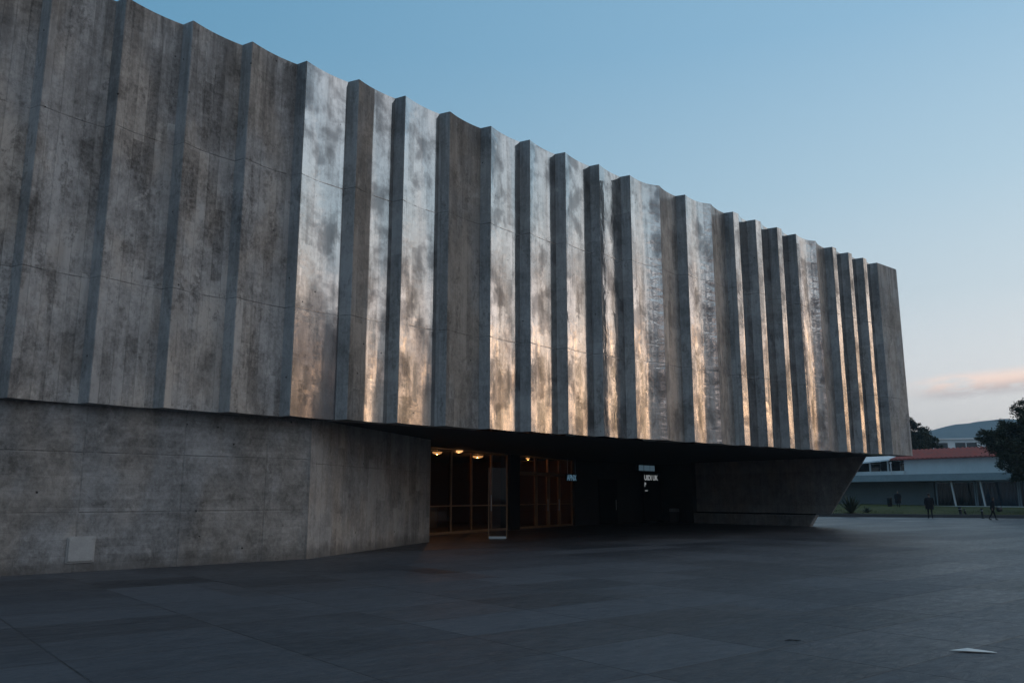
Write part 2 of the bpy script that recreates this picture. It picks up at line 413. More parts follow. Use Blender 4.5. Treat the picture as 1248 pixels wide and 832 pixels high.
# glazed entrance line
G0, GD = Vector((19.78, 29.51, 0)), Vector((.934, .3566, 0))
GN = Vector((-.3566, .934, 0))
GA = math.atan2(GD.y, GD.x)
def gp(s, off=0.0, z=0.0):                     # point on the glazing line that has the given s
    k = (s-19.78)/.934
    p = G0+GD*k+GN*off; return Vector((p.x, p.y, z))
def gbox(bm, sa, sb, z0, z1, depth, off=0.0):
    a, b2 = gp(sa, off), gp(sb, off); c = (a+b2)/2; c.z = (z0+z1)/2
    return box(bm, c, ((b2-a).length, depth, z1-z0), GA)
def window(name, sa, sb, z0, z1, mat, fw=.05, transom=None, pane=M_glass, handle=False):
    bm = bmesh.new()
    w = fw/.934
    gbox(bm, sa, sa+w, z0, z1, .09); gbox(bm, sb-w, sb, z0, z1, .09)
    gbox(bm, sa+w, sb-w, z0, z0+.09, .085); gbox(bm, sa+w, sb-w, z1-.07, z1, .085)
    if transom: gbox(bm, sa+w, sb-w, transom-.025, transom+.025, .08)
    f = part(name, bm, mat)
    bm = bmesh.new(); gbox(bm, sa+w, sb-w, z0+.09, z1-.07, .012)
    for vtx in bm.verts: vtx.co -= Vector((S0, Y0, 0))
    obj('pane', bm, pane, f)
    if handle:
        bm = bmesh.new(); p = gp(sb-.16, -.10, 0)
        tube(bm, [p+Vector((0, 0, .85)), p+Vector((0, 0, 1.45))], .018, 8)
        for zz in (.9, 1.4): tube(bm, [p+Vector((0, 0, zz)), gp(sb-.16, -.03, zz)], .012, 6)
        for vtx in bm.verts: vtx.co -= Vector((S0, Y0, 0))
        obj('handle', bm, M_steel, f)
    return f
for sa, sb in ((16.4, 18.0), (18.0, 19.6), (19.6, 21.12), (21.12, 22.67), (22.67, 24.3), (24.3, 25.72)):
    window('window', sa+.002, sb-.002, .02, 3.61, M_bronze, .045, 1.19)
bm = bmesh.new(); gbox(bm, 25.74, 26.62, -.05, 3.62, .55, .1); part('pillar', bm, M_black)
for sa, sb, h in ((26.66, 28.43, 0), (28.45, 29.74, 1), (29.76, 30.98, 1), (31.0, 32.5, 0)):
    window('door' if h else 'window', sa, sb, .02, 2.72, M_bronze, .14 if h else .10, 1.2, handle=bool(h))
    window('window', sa, sb, 2.74, 3.61, M_bronze, .06)
bm = bmesh.new(); gbox(bm, 16.4, 32.5, -.02, .015, .16); part('door_sill', bm, M_bronze)
# lobby behind the glass
bm = bmesh.new(); a = [gp(15.8, .05), gp(33.4, .05), gp(33.4, 9), gp(15.8, 9)]
prism(bm, [(p.x, p.y) for p in a], -.1, .012); part('lobby_floor', bm, M_counter)
bm = bmesh.new(); gbox(bm, 15.0, 36.2, -.1, 3.62, .25, 8.6); part('lobby_wall', bm, M_lobby)
bm = bmesh.new(); box(bm, gp(17.2, 4.3, 1.76), (.2, 8.3, 3.7), GA); part('lobby_wall', bm, M_lobby)
bm = bmesh.new(); box(bm, gp(32.65, 4.3, 1.76), (.2, 8.3, 3.7), GA); part('lobby_wall', bm, M_lobby)
bm = bmesh.new(); gbox(bm, 20.5, 25.6, .02, 1.0, .7, 4.4); gbox(bm, 20.4, 25.7, 1.0, 1.05, .82, 4.4); part('reception_counter', bm, M_counter)
# dark rear wall with its doorway and high lights
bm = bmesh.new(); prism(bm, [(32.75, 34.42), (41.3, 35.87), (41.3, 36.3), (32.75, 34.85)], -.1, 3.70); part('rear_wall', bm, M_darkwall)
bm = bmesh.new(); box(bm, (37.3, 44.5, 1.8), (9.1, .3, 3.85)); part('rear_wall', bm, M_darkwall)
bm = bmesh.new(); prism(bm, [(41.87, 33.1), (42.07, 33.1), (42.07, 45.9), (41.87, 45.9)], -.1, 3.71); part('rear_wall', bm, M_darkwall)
RA = math.atan2(1.45, 8.55)
def rp(s, off=0.0, z=0.0):
    k = (s-32.75)/8.55; return Vector((s, 34.42+1.45*k-off, z))
bm = bmesh.new()
box(bm, rp(36.0, .03, 1.3), (1.9, .05, 2.6), RA, bevel=.008)
d1 = part('door', bm, M_black)
bm = bmesh.new(); tube(bm, [rp(36.7, .12, .8), rp(36.7, .12, 1.4)], .018)
for vtx in bm.verts: vtx.co -= Vector((S0, Y0, 0))
obj('handle', bm, M_steel, d1)
M_hi = emit('dusk_window_light', (.07, .115, .15), .55)  # panes made to glow weakly in place of sky seen through them
bm = bmesh.new(); box(bm, rp(40.1, .03, 3.36), (2.1, .05, .44), RA)
wf = part('window', bm, M_black)
for s in (39.62, 40.28, 40.92):
    bm = bmesh.new(); box(bm, rp(s, .07, 3.36), (.52 if s != 40.28 else .66, .02, .34), RA)
    for vtx in bm.verts: vtx.co -= Vector((S0, Y0, 0))
    obj('pane', bm, M_hi, wf)

# ------------------------------------------------------------------ things fixed to or standing under the building
def text_bm(body, size, depth=.006):
    cu = bpy.data.curves.new('lettering', 'FONT'); cu.body = body; cu.size = size; cu.extrude = depth; cu.align_x = 'LEFT'
    cu.offset = size*.018
    to = bpy.data.objects.new('lettering_tmp', cu); C.objects.link(to)
    dg = bpy.context.evaluated_depsgraph_get()
    me = bpy.data.meshes.new_from_object(to.evaluated_get(dg))
    bpy.data.objects.remove(to); bpy.data.curves.remove(cu)
    bm = bmesh.new(); bm.from_mesh(me); bpy.data.meshes.remove(me)
    return bm
def stand_text(bm, M):
    bmesh.ops.transform(bm, matrix=M @ Matrix.Rotation(R(90), 4, 'X'), verts=bm.verts); return bm

# metal plate on the base wall
wa = math.atan2(.41, 6.9)
t = thing('access_plate', 'square pale metal access plate fixed low on the concrete base wall', 'access plate', W(4.42, 20.128, .47), ROT+wa)
M_plate = simple('painted_plate', (.34, .35, .36), .5, .2, var=.12, sc=5)
bm = bmesh.new(); box(bm, (0, -.025, 0), (.52, .04, .50), bevel=.012); obj('cover', bm, M_plate, t)
bm = bmesh.new()
for sx in (-1, 1): box(bm, (sx*.27, -.004, 0), (.03, .016, .54))
for sz in (-1, 1): box(bm, (0, -.004, sz*.265), (.51, .016, .03))
obj('frame', bm, M_plate, t)
for sx in (-.22, .22):
    for sz in (-.21, .21):
        bm = bmesh.new(); bmesh.ops.create_cone(bm, cap_ends=True, segments=8, radius1=.012, radius2=.009, depth=.01, matrix=Matrix.Translation((sx, -.05, sz)) @ Matrix.Rotation(R(90), 4, 'X'))
        obj('screw', bm, M_steel, t)

# ceiling lamps
M_lamp = emit('lamp_glass', (1.0, .52, .2), 1.15)
def lamp(s, y, r, lab, watt):
    t = thing('ceiling_lamp', lab, 'ceiling lamp', W(s, y, ZB+.035), 0, 'round lamps on the entrance ceiling')
    bm = bmesh.new(); lathe(bm, [(r*1.05, 0), (r*1.05, -.03), (r, -.034), (r, 0)], 24); obj('rim', bm, M_bronze, t)
    bm = bmesh.new()
    lathe(bm, [(r*.97, -.035), (r*.92, -.06), (r*.75, -.10), (r*.5, -.125), (r*.2, -.14), (.004, -.142)], 24)
    obj('lamp_shade', bm, M_lamp, t, True)
    li = bpy.data.lights.new('lamp_light', 'POINT'); li.energy = watt*1.9; li.color = (1, .45, .16); li.shadow_soft_size = .01
    lo = bpy.data.objects.new('bulb', li); C.objects.link(lo); lo.parent = t; lo.location = (0, 0, -.16)
    return t
lamp(21.59, 31.79, .24, 'leftmost glowing round ceiling lamp, behind the first entrance window', 16)
lamp(21.63, 30.15, .20, 'second glowing ceiling lamp from the left, just outside the glazing', .5)
lamp(25.35, 33.7, .30, 'widest glowing ceiling lamp, above the free standing glass screen', 12)
lamp(28.6, 33.6, .11, 'small glowing ceiling lamp, the upper right one of the small pair', 4)
lamp(32.0, 37.7, .14, 'small glowing ceiling lamp, the lower left one of the small pair', 4)

# glass door leaf standing out on the paving
t = thing('glass_screen', 'tall clear glass leaf in a slim steel frame standing before the entrance', 'glass door', (-.55, 32.33, 0), R(2))
bm = bmesh.new(); box(bm, (-.345, 0, 1.36), (.035, .05, 2.66)); obj('stile', bm, M_bronze, t)
bm = bmesh.new(); box(bm, (.345, 0, 1.50), (.03, .05, 2.94)); obj('stile', bm, M_bronze, t)
bm = bmesh.new(); box(bm, (0, 0, .055), (.655, .06, .09), bevel=.006); obj('bottom_rail', bm, M_steel, t)
bm = bmesh.new(); box(bm, (0, 0, 1.25), (.655, .04, .03)); obj('middle_rail', bm, M_bronze, t)
bm = bmesh.new(); box(bm, (0, 0, 1.40), (.655, .012, 2.58)); obj('pane', bm, M_clear, t)
bm = bmesh.new(); tube(bm, [(-.25, -.07, 1.05), (-.25, -.07, 1.65)], .014); tube(bm, [(-.25, -.07, 1.1), (-.25, 0, 1.1)], .01); tube(bm, [(-.25, -.07, 1.6), (-.25, 0, 1.6)], .01); obj('handle', bm, M_steel, t)

# lit sign behind the doors
t = thing('hanging_sign', 'small blue lit letter sign hanging from the ceiling beside the entrance doors', 'sign', W(*gp(31.8, -.35)[:2], 2.62), ROT+GA)
M_signb = emit('sign_blue', (.14, .27, .38), .4)
bm = bmesh.new(); box(bm, (0, 0, 0), (1.42, .05, .40), bevel=.006); obj('board', bm, M_black, t)
bm = text_bm('APNX', .44)
bmesh.ops.scale(bm, vec=(1.0, 1, 1), verts=bm.verts)
stand_text(bm, Matrix.Translation((-.62, -.032, -.155))); obj('lettering', bm, M_signb, t)
for sx in (-.5, .5):
    bm = bmesh.new(); tube(bm, [(sx, 0, .2), (sx, 0, 1.02)], .01); obj('hanger', bm, M_steel, t)

# information board
t = thing('information_board', 'tall black board with white lettering near the dark rear wall', 'sign', W(*rp(40.25, .45)[:2], 0), ROT+RA)
bm = bmesh.new(); box(bm, (0, 0, 1.6), (2.0, .08, 3.0), bevel=.01); obj('board', bm, M_black, t)
M_white_l = emit('sign_white', (.62, .66, .68), .34)
bm = text_bm('UIDI UK', .44); stand_text(bm, Matrix.Translation((-.93, -.05, 2.60)))
obj('lettering', bm, M_white_l, t)
bm = text_bm('P', .36); stand_text(bm, Matrix.Translation((-.93, -.05, 2.20))); obj('lettering', bm, M_white_l, t)
bm = bmesh.new(); box(bm, (-.72, -.045, 1.95), (.3, .012, .05)); obj('lettering', bm, M_white_l, t)
for sx in (-.9, .9):
    bm = bmesh.new(); box(bm, (sx, 0, .05), (.08, .5, .1), bevel=.01); obj('foot', bm, M_black, t)
t = thing('low_box', 'small dark box with a pale top band beside the black board', 'box', W(*rp(41.75, 1.3)[:2], 0), ROT+RA)
bm = bmesh.new(); box(bm, (0, 0, .33), (.8, .4, .62), bevel=.012); obj('body', bm, simple('grey_box_paint', (.09, .09, .092), .6), t)
bm = bmesh.new(); box(bm, (0, 0, .75), (.84, .44, .2), bevel=.012); obj('lid', bm, simple('pale_box_paint', (.30, .29, .285), .7), t)

# ================================================================== GROUND
def paving():
    m, t, b = newmat('slate_paving')
    v = objco(t)
    x, y, z = t.sep(v)[:3]
    # turn into the building's grid
    s = t.math('ADD', t.math('MULTIPLY', x, DX), t.math('MULTIPLY', y, DY))
    q = t.math('ADD', t.math('MULTIPLY', x, YX), t.math('MULTIPLY', y, YY))
    LX, LY = 2.0, 1.35
    row = t.math('FLOOR', t.math('DIVIDE', q, LY))
    sx = t.math('ADD', t.math('DIVIDE', s, LX), t.math('MULTIPLY', t.white(t.comb(row, 3.3, .5)), .0))
    col = t.math('FLOOR', sx)
    fx = t.math('ABSOLUTE', t.math('SUBTRACT', t.math('FRACT', sx), .5))
    fy = t.math('ABSOLUTE', t.math('SUBTRACT', t.math('FRACT', t.math('DIVIDE', q, LY)), .5))
    j = t.math('MAXIMUM', t.step(fx, .4930, .4975), t.step(fy, .4900, .4965))
    tone = t.white(t.comb(col, row, 2.2))
    tone2 = t.white(t.comb(t.math('FLOOR', t.math('DIVIDE', s, 5.4)), row, 7.9))
    g = t.comb(s, q, z)
    n1 = t.noise(t.scale(g, (.35, .9, 1)), 1.0, 6, .62, .6)
    n2 = t.noise(t.scale(g, (2.2, 5.5, 1)), 1.0, 7, .74, .4)
    n3 = t.noise(g, 30, 6, .8)
    n4 = t.noise(t.scale(g, (.10, .5, 1)), 1.0, 4, .6, .5)
    f = t.math('ADD', t.math('MULTIPLY', n1, .35), t.math('ADD', t.math('MULTIPLY', n2, .60), t.math('MULTIPLY', n3, .28)))
    f = t.math('ADD', f, t.math('ADD', t.math('MULTIPLY', tone, .24), t.math('MULTIPLY', tone2, .16)))
    c = t.mix(t.step(f, .52, .98, False), rgb(.007, .009, .013), rgb(.060, .066, .078))
    c = t.mix(t.math('MULTIPLY', j, t.step(n1, .35, .6, lo=.25, hi=.8)), c, rgb(.006, .006, .007))
    spots = t.step(t.noise(g, 1.7, 6, .75, .3), .66, .74)
    c = t.mix(t.math('MULTIPLY', spots, .35), c, rgb(.12, .12, .118))
    t.put(b.inputs['Base Color'], c)
    n5 = t.noise(t.scale(g, (3.2, 9, 1)), 1.0, 6, .7, .8)
    rg = t.math('ADD', t.math('MULTIPLY', n4, .16), t.math('ADD', t.math('MULTIPLY', n5, .46), t.math('MULTIPLY', tone2, .13)))
    t.put(b.inputs['Roughness'], t.math('ADD', rg, .13))
    b.inputs['Specular IOR Level'].default_value = .36
    h = t.math('ADD', t.math('MULTIPLY', n3, .22), t.math('ADD', t.math('MULTIPLY', n2, .5), t.math('MULTIPLY', n1, .6)))
    h = t.math('ADD', h, t.math('ADD', t.math('MULTIPLY', tone, .25), t.math('MULTIPLY', n5, 1.6)))
    h = t.math('SUBTRACT', h, t.math('MULTIPLY', j, .8))
    t.put(b.inputs['Normal'], t.bump(h, .8, .02))
    return m
M_pave = paving()
def grassm(name, a, b2):
    m, t, b = newmat(name); v = objco(t)
    f = t.math('ADD', t.math('MULTIPLY', t.noise(v, .35, 5, .6), .6), t.math('MULTIPLY', t.noise(v, 9, 5, .7), .4))
    t.put(b.inputs['Base Color'], t.mix(t.step(f, .35, .65), rgb(*a), rgb(*b2)))
    b.inputs['Roughness'].default_value = .9; b.inputs['Specular IOR Level'].default_value = .2
    t.put(b.inputs['Normal'], t.bump(t.noise(v, 14, 5, .7), 1.0, .12))
    return m
M_grass = grassm('lawn_grass', (.030, .040, .010), (.075, .085, .022))
bm = bmesh.new()
vs = [bm.verts.new(p) for p in ((-500, -500, -.02), (2350, -500, -.02), (2350, 1950, -.02), (-500, 1950, -.02))]; bm.faces.new(vs)
tag(obj('ground', bm, simple('dry_ground', (.07, .065, .05), .9, sc=.05)), kind='structure')
KA, KB = Vector((26.0, 67.5, 0)), Vector((37.93, 62.48, 0))
kd = (KB-KA).normalized(); kn = Vector((-kd.y, kd.x, 0))
K0, K1 = KA-kd*70, KA+kd*110
bm = bmesh.new()
pts = [K0, K1, Vector((140, -60, 0)), Vector((-120, -60, 0)), Vector((-120, 97, 0))]
bm.faces.new([bm.verts.new(Vector((p.x, p.y, .0))) for p in pts])
tag(obj('plaza', bm, M_pave), kind='structure')
M_kerb = simple('dark_kerb_stone', (.05, .052, .058), .7, var=.25, sc=1.2)
bm = bmesh.new(); beam(bm, K0+kn*.2+Vector((0, 0, .1)), K1+kn*.2+Vector((0, 0, .1)), .4, .29, (0, 0, 1)); tag(obj('kerb', bm, M_kerb), kind='structure')
# lawn rising gently towards the pavilion
bm = bmesh.new()
nu, nv = 60, 14
def lawn_z(k): return .20+.50*min(1, k/34.0)
gv = [[bm.verts.new((K0+(K1-K0)*(i/nu)+kn*(.38+40*j/nv)) + Vector((0, 0, lawn_z(40*j/nv)+.03*math.sin(i*1.7+j)*min(1, j)))) for j in range(nv+1)] for i in range(nu+1)]
for i in range(nu):
    for j in range(nv): bm.faces.new((gv[i][j], gv[i+1][j], gv[i+1][j+1], gv[i][j+1])).smooth = True
tag(obj('lawn', bm, M_grass), kind='structure')
def lawn_at(x, y):
    k = (Vector((x, y, 0))-KA).dot(kn); return lawn_z(max(0, k-.38))
# grass blades along the near strip of the lawn
bm = bmesh.new()
for _ in range(5200):
    a, k = random.uniform(-12, 34), .45+random.random()**1.6*12
    p = KA+kd*a+kn*k; p.z = lawn_z(k-.38)-.02
    h = random.uniform(.05, .16); th = random.uniform(0, 6.28); w = .02
    d2 = Vector((math.cos(th), math.sin(th), 0)); bend = Vector((random.uniform(-.06, .06), random.uniform(-.06, .06), h))
    bm.faces.new((bm.verts.new(p-d2*w), bm.verts.new(p+d2*w), bm.verts.new(p+bend)))
tag(obj('grass', bm, grassm('grass_blades', (.035, .05, .012), (.085, .10, .028))), 'short green grass along the edge of the lawn', 'grass', kind='stuff')
# hill
bm = bmesh.new()
hu, hv = 90, 10
HX0, HX1 = 350, 2300
def ridge_h(x):
    pts = [(350, 92), (560, 100), (700, 113), (768, 123), (851, 136.5), (920, 139), (980, 135), (1150, 120), (1500, 105), (2300, 70)]
    for (a, ha), (b2, hb) in zip(pts, pts[1:]):
        if a <= x <= b2: return ha+(hb-ha)*(x-a)/(b2-a)
    return 70
gv = []
for i in range(hu+1):
    x = HX0+(HX1-HX0)*i/hu; row = []
    for j in range(hv+1):
        u = j/hv; hgt = ridge_h(x)*math.sin(u*math.pi/2)**1.1 + (1.3*math.sin(i*1.9)+1.0*math.sin(i*.77+j))*u
        row.append(bm.verts.new((x, 1500-420*(1-u)+35*math.sin(i*.5)*(1-u), hgt-1.0)))
    row.append(bm.verts.new((x, 1900, -1))); gv.append(row)
for i in range(hu):
    for j in range(hv+1): bm.faces.new((gv[i][j], gv[i+1][j], gv[i+1][j+1], gv[i][j+1])).smooth = True
def hillm():
    m, t, b = newmat('hill_scrub'); v = objco(t)
    f = t.math('ADD', t.math('MULTIPLY', t.noise(v, .012, 6, .65), .6), t.math('MULTIPLY', t.noise(v, .09, 5, .7), .4))
    t.put(b.inputs['Base Color'], t.mix(t.step(f, .35, .65), rgb(.055, .08, .085), rgb(.10, .135, .14)))  # blue of the distant haze partly mixed into the scrub colour
    b.inputs['Roughness'].default_value = 1; b.inputs['Specular IOR Level'].default_value = .1
    t.put(b.inputs['Normal'], t.bump(t.noise(v, .06, 6, .7), 1.0, 6))
    return m
tag(obj('hills', bm, hillm()), kind='structure')

# ================================================================== BUILDINGS BEYOND THE PLAZA
M_wh = simple('white_render', (.62, .63, .64), .75, var=.08, sc=.6)
M_col = simple('white_column_paint', (.55, .55, .55), .6, var=.06)
M_fascia = simple('blue_grey_fascia', (.23, .27, .30), .55, var=.12, sc=.8)
M_wallg = simple('grey_wall_render', (.125, .135, .14), .8, var=.15, sc=.5)
M_tile = simple('red_roof_tile', (.20, .038, .028), .8, var=.3, sc=1.4, stretch=(1, 1, 1))
M_dwin = simple('dark_window_glass', (.02, .022, .026), .12, var=.1, spec=.6)
M_curt = simple('pale_curtain', (.05, .085, .12), .85, var=.2, sc=2, spec=.1)
M_curtd = simple('dark_curtain', (.022, .028, .028), .85, var=.25, sc=2, spec=.1)
# frame of the far buildings: u runs right and nearer, v into depth
P0 = Vector((40.6, 100.0, 0)); ud = (Vector((52.03, 85.5, 0))-P0).normalized(); vd = Vector((-ud.y, ud.x, 0))
UA = math.atan2(ud.y, ud.x)
pav = thing('garden_pavilion', 'long low pavilion with a blue grey flat roof band, white columns and curtained glass', 'pavilion', P0+Vector((0, 0, .55)), UA)
def ub(bm, u0, u1, v0, v1, z0, z1, bevel=0): return box(bm, ((u0+u1)/2, (v0+v1)/2, (z0+z1)/2), (u1-u0, v1-v0, z1-z0), bevel=bevel)
bm = bmesh.new(); ub(bm, -16, 40, -2.6, 9, 2.68, 3.42, .02); obj('roof', bm, M_fascia, pav)
bm = bmesh.new(); ub(bm, -16, 9.6, 0, .3, -.4, 2.675); obj('wall', bm, M_wallg, pav)
bm = bmesh.new(); ub(bm, -16, 40, 8, 8.4, -.4, 2.675); obj('wall', bm, M_wallg, pav)
bm = bmesh.new(); ub(bm, -16, 40, -2.9, 8.0, -.6, .05); obj('floor_slab', bm, M_wh, pav)
def ploc(X, Y):
    d2 = Vector((X, Y, 0))-P0; return d2.dot(ud), d2.dot(vd)
cols = []
for X, Y, lean in ((46.6, 89.0, -.07), (48.78, 87.0, -.07), (58.5, 76.0, -.07)):
    u, v = ploc(X, Y); u = u
    bm = bmesh.new(); beam(bm, (u+.30, -1.9, .05), (u, -1.9, 2.675), .17, .13); obj('column', bm, M_col, pav); cols.append(u)
for k in range(7):
    u0 = 9.8+k*4.2
    bm = bmesh.new()
    ub(bm, u0, u0+.12, .0, .15, .05, 2.675); ub(bm, u0+4.0, u0+4.12, .0, .15, .05, 2.675); ub(bm, u0+.12, u0+4.0, .0, .15, 2.5, 2.675)
    w = obj('window', bm, M_fascia, pav)
    bm = bmesh.new(); ub(bm, u0+.12, u0+4.0, .06, .075, .05, 2.5); obj('pane', bm, M_clear, w)
    # curtain behind the pane: drawn in folds
    bm = bmesh.new(); n = 64
    c0 = u0+.15 if k != 0 else u0+.15
    top = [bm.verts.new((c0+3.7*i/n, .5+.10*math.sin(i*1.15)+.04*math.sin(i*.37), 2.5)) for i in range(n+1)]
    bot = [bm.verts.new((c0+3.7*i/n, .5+.13*math.sin(i*1.15+.2)+.05*math.sin(i*.37), .1)) for i in range(n+1)]
    for i in range(n): bm.faces.new((bot[i], bot[i+1], top[i+1], top[i])).smooth = True
    obj('curtain', bm, M_curt if k else M_curtd, w)
# white building with the red roof behind it
vil = thing('white_building', 'white two storey building under a long red tiled roof behind the pavilion', 'building', P0+vd*10+Vector((0, 0, .4)), UA)
def vz(z): return z-.4
bm = bmesh.new(); ub(bm, 1.5, 13.2, 0, 8, -.6, vz(6.2)); obj('wall', bm, M_wh, vil)
bm = bmesh.new(); ub(bm, -14, 1.5, -.3, 0, -.6, vz(4.75)); obj('parapet', bm, M_wh, vil)
bm = bmesh.new(); ub(bm, -14, 1.48, 3.2, 3.5, -.6, vz(6.1)); obj('wall', bm, M_darkwall, vil)
bm = bmesh.new(); ub(bm, 13.22, 34, 2.5, 2.8, -.6, vz(6.0)); obj('wall', bm, M_darkwall, vil)
bm = bmesh.new(); ub(bm, 13.22, 34, -.2, 2.5, vz(6.0), vz(6.25)); obj('canopy', bm, M_wh, vil)
for u in (-9.2, -7.4, -5.2, -3.0, -.6):
    bm = bmesh.new(); ub(bm, u, u+.18, -.2, -.02, vz(4.75), vz(6.1)); obj('column', bm, M_col, vil)
for u in (-8.6, -4.0, .2):
    bm = bmesh.new(); ub(bm, u-.8, u+.8, 3.12, 3.22, vz(4.6), vz(5.9)); w = obj('window', bm, M_wh, vil)
    bm = bmesh.new(); ub(bm, u-.7, u+.7, 3.08, 3.13, vz(4.7), vz(5.8)); obj('pane', bm, M_dwin, w)
# tiled roof: one pitch with rolled ribs
bm = bmesh.new(); n = 240
ua, ub2 = .3, 34.0
e0 = [bm.verts.new((ua+(ub2-ua)*i/n, -1.0, vz(6.22)+.06*math.sin(i*math.pi/2))) for i in range(n+1)]
e1 = [bm.verts.new((ua+(ub2-ua)*i/n, 5.0, vz(7.62)+.06*math.sin(i*math.pi/2))) for i in range(n+1)]
e2 = [bm.verts.new((ua+(ub2-ua)*i/n, 11.0, vz(6.2))) for i in range(n+1)]
e3 = [bm.verts.new((ua+(ub2-ua)*i/n, -1.0, vz(6.08))) for i in range(n+1)]
for i in range(n):
    for p, q in ((e3, e0), (e0, e1), (e1, e2), (e2, e3)): bm.faces.new((p[i], p[i+1], q[i+1], q[i]))
obj('roof', bm, M_tile, vil)
# lean-to pale roof over the veranda at the left
bm = bmesh.new()
q = [(-11, -1.3, vz(5.35)), (.25, -1.3, vz(6.2)), (.25, 4, vz(7.3)), (-11, 4, vz(6.6))]
va = [bm.verts.new(p) for p in q]; vb = [bm.verts.new((p[0], p[1], p[2]-.18)) for p in q]
bm.faces.new(va); bm.faces.new(vb)
for i in range(4): bm.faces.new((va[i], va[(i+1) % 4], vb[(i+1) % 4], vb[i]))
obj('veranda_roof', bm, M_wh, vil)
# far terrace building
far = thing('terrace_building', 'far white terraced building with dark window bands below the hill', 'building', (80, 170, 0), R(-12))
bm = bmesh.new(); ub(bm, -3, 26, 0, 12, 0, 12.9); obj('wall', bm, M_wh, far)
bm = bmesh.new(); ub(bm, -3, 26, -2.5, -.02, 0, 10.7); obj('terrace', bm, M_wh, far)
bm = bmesh.new(); ub(bm, -3.3, 26.3, -.5, 12.3, 12.905, 13.15); obj('roof', bm, M_wh, far)
for u0, u1 in ((3.0, 8.6), (9.8, 14.0), (15.4, 20.0)):
    bm = bmesh.new(); ub(bm, u0, u1, -.06, .04, 11.0, 12.35); w = obj('window', bm, M_wh, far)
    mm = (u0+u1)/2
    for a, b2 in ((u0+.1, mm-.08), (mm+.08, u1-.1)):
        bm = bmesh.new(); ub(bm, a, b2, -.09, -.065, 11.1, 12.25); obj('pane', bm, M_dwin, w)
# small white post on the parapet
t = thing('white_post', 'thin white post standing on the parapet of the white building', 'post', P0+ud*.2+vd*9.2+Vector((0, 0, 3.98)), 0)
bm = bmesh.new(); tube(bm, [(0, 0, 0), (0, 0, 1.7)], .07); obj('shaft', bm, M_col, t)
bm = bmesh.new(); lathe(bm, [(.07, 0), (.16, .05), (.16, .14), (.05, .2)], 12, (0, 0, 1.7)); obj('cap', bm, M_col, t)

# ================================================================== TREES AND PLANTS
def leafm(name, a, b2):
    m, t, b = newmat(name); v = objco(t)
    f = t.noise(v, .9, 4, .6); f2 = t.noise(v, 6, 2)
    t.put(b.inputs['Base Color'], t.mix(t.step(t.math('ADD', t.math('MULTIPLY', f, .6), t.math('MULTIPLY', f2, .4)), .35, .65), rgb(*a), rgb(*b2)))
    b.inputs['Roughness'].default_value = .6; b.inputs['Specular IOR Level'].default_value = .3
    return m
M_leaf = leafm('dark_foliage', (.012, .018, .009), (.034, .044, .02))
M_bark = simple('bark', (.06, .048, .038), .9, var=.35, sc=6, stretch=(2, 2, .4), bump=.6)
def tree(label, loc, h, blobs, nleaf, ls, trunk_r, seed, crown_mat=M_leaf):
    rnd = random.Random(seed)
    t = thing('broadleaf_tree', label, 'tree', loc, 0, 'trees beyond the plaza')
    bm = bmesh.new(); zt = min(b_[2] for b_ in blobs)
    top = Vector((.2, .1, zt*.75))
    tube(bm, [(0, 0, -.2), (.05, 0, zt*.25), (.1, .05, zt*.5), top], [trunk_r*1.35, trunk_r, trunk_r*.85, trunk_r*.75], 10)
    for bx_, by_, bz_, br_ in blobs:
        mid = (top+Vector((bx_, by_, bz_)))/2+Vector((rnd.uniform(-.3, .3), rnd.uniform(-.3, .3), -.2))
        tube(bm, [top-Vector((0, 0, .2)), mid, Vector((bx_, by_, bz_))], [trunk_r*.5, trunk_r*.3, trunk_r*.08], 6)
    obj('trunk', bm, M_bark, t, True)
    bm = bmesh.new()
    tot = sum(b_[3]**2 for b_ in blobs)
    for bx_, by_, bz_, br_ in blobs:
        # sub-clumps on each mass, leaves round each sub-clump
        nsub = max(6, int(26*br_**1.3)); nl = int(nleaf*br_*br_/tot/nsub)+1
        for _ in range(nsub):
            d = Vector((rnd.gauss(0, 1), rnd.gauss(0, 1), rnd.gauss(0, 1)*.85)).normalized()*br_*rnd.uniform(.35, 1.05)
            c = Vector((bx_, by_, bz_))+d; cr = br_*rnd.uniform(.16, .34)
            for _ in range(nl):
                p = c+Vector((rnd.gauss(0, .5), rnd.gauss(0, .5), rnd.gauss(0, .42)))*cr
                a = Vector((rnd.gauss(0, 1), rnd.gauss(0, 1), rnd.gauss(0, .6))).normalized(); b2 = a.orthogonal().normalized()
                b2 = Quaternion(a, rnd.uniform(0, 6.28)) @ b2
                L = ls*rnd.uniform(.6, 1.3); w = L*.42
                bm.faces.new([bm.verts.new(x) for x in (p, p+a*L*.5+b2*w*.5, p+a*L, p+a*L*.5-b2*w*.5)])
    me = bpy.data.meshes.new('crown'); bm.to_mesh(me); bm.free()
    link('crown', me, crown_mat, t)
    return t
tree('large dark tree at the right edge leaning over the pavilion roof', (44.6, 69.5, lawn_at(44.6, 69.5)), 10,
     [(-.9, 0, 8.0, 1.3), (.6, .3, 8.6, 1.1), (-2.0, -.3, 7.0, .9), (-3.6, .2, 5.9, 1.5), (-4.6, .2, 6.1, .75), (-1.6, .5, 5.7, 2.0), (-3.0, -.4, 4.5, 1.4), (-1.2, -.6, 3.7, 1.7), (-2.3, .3, 2.95, .7), (1.4, .2, 5.6, 2.4), (2.4, 0, 3.9, 1.7), (3.0, .3, 7.2, 1.6)],
     60000, .20, .32, 3)
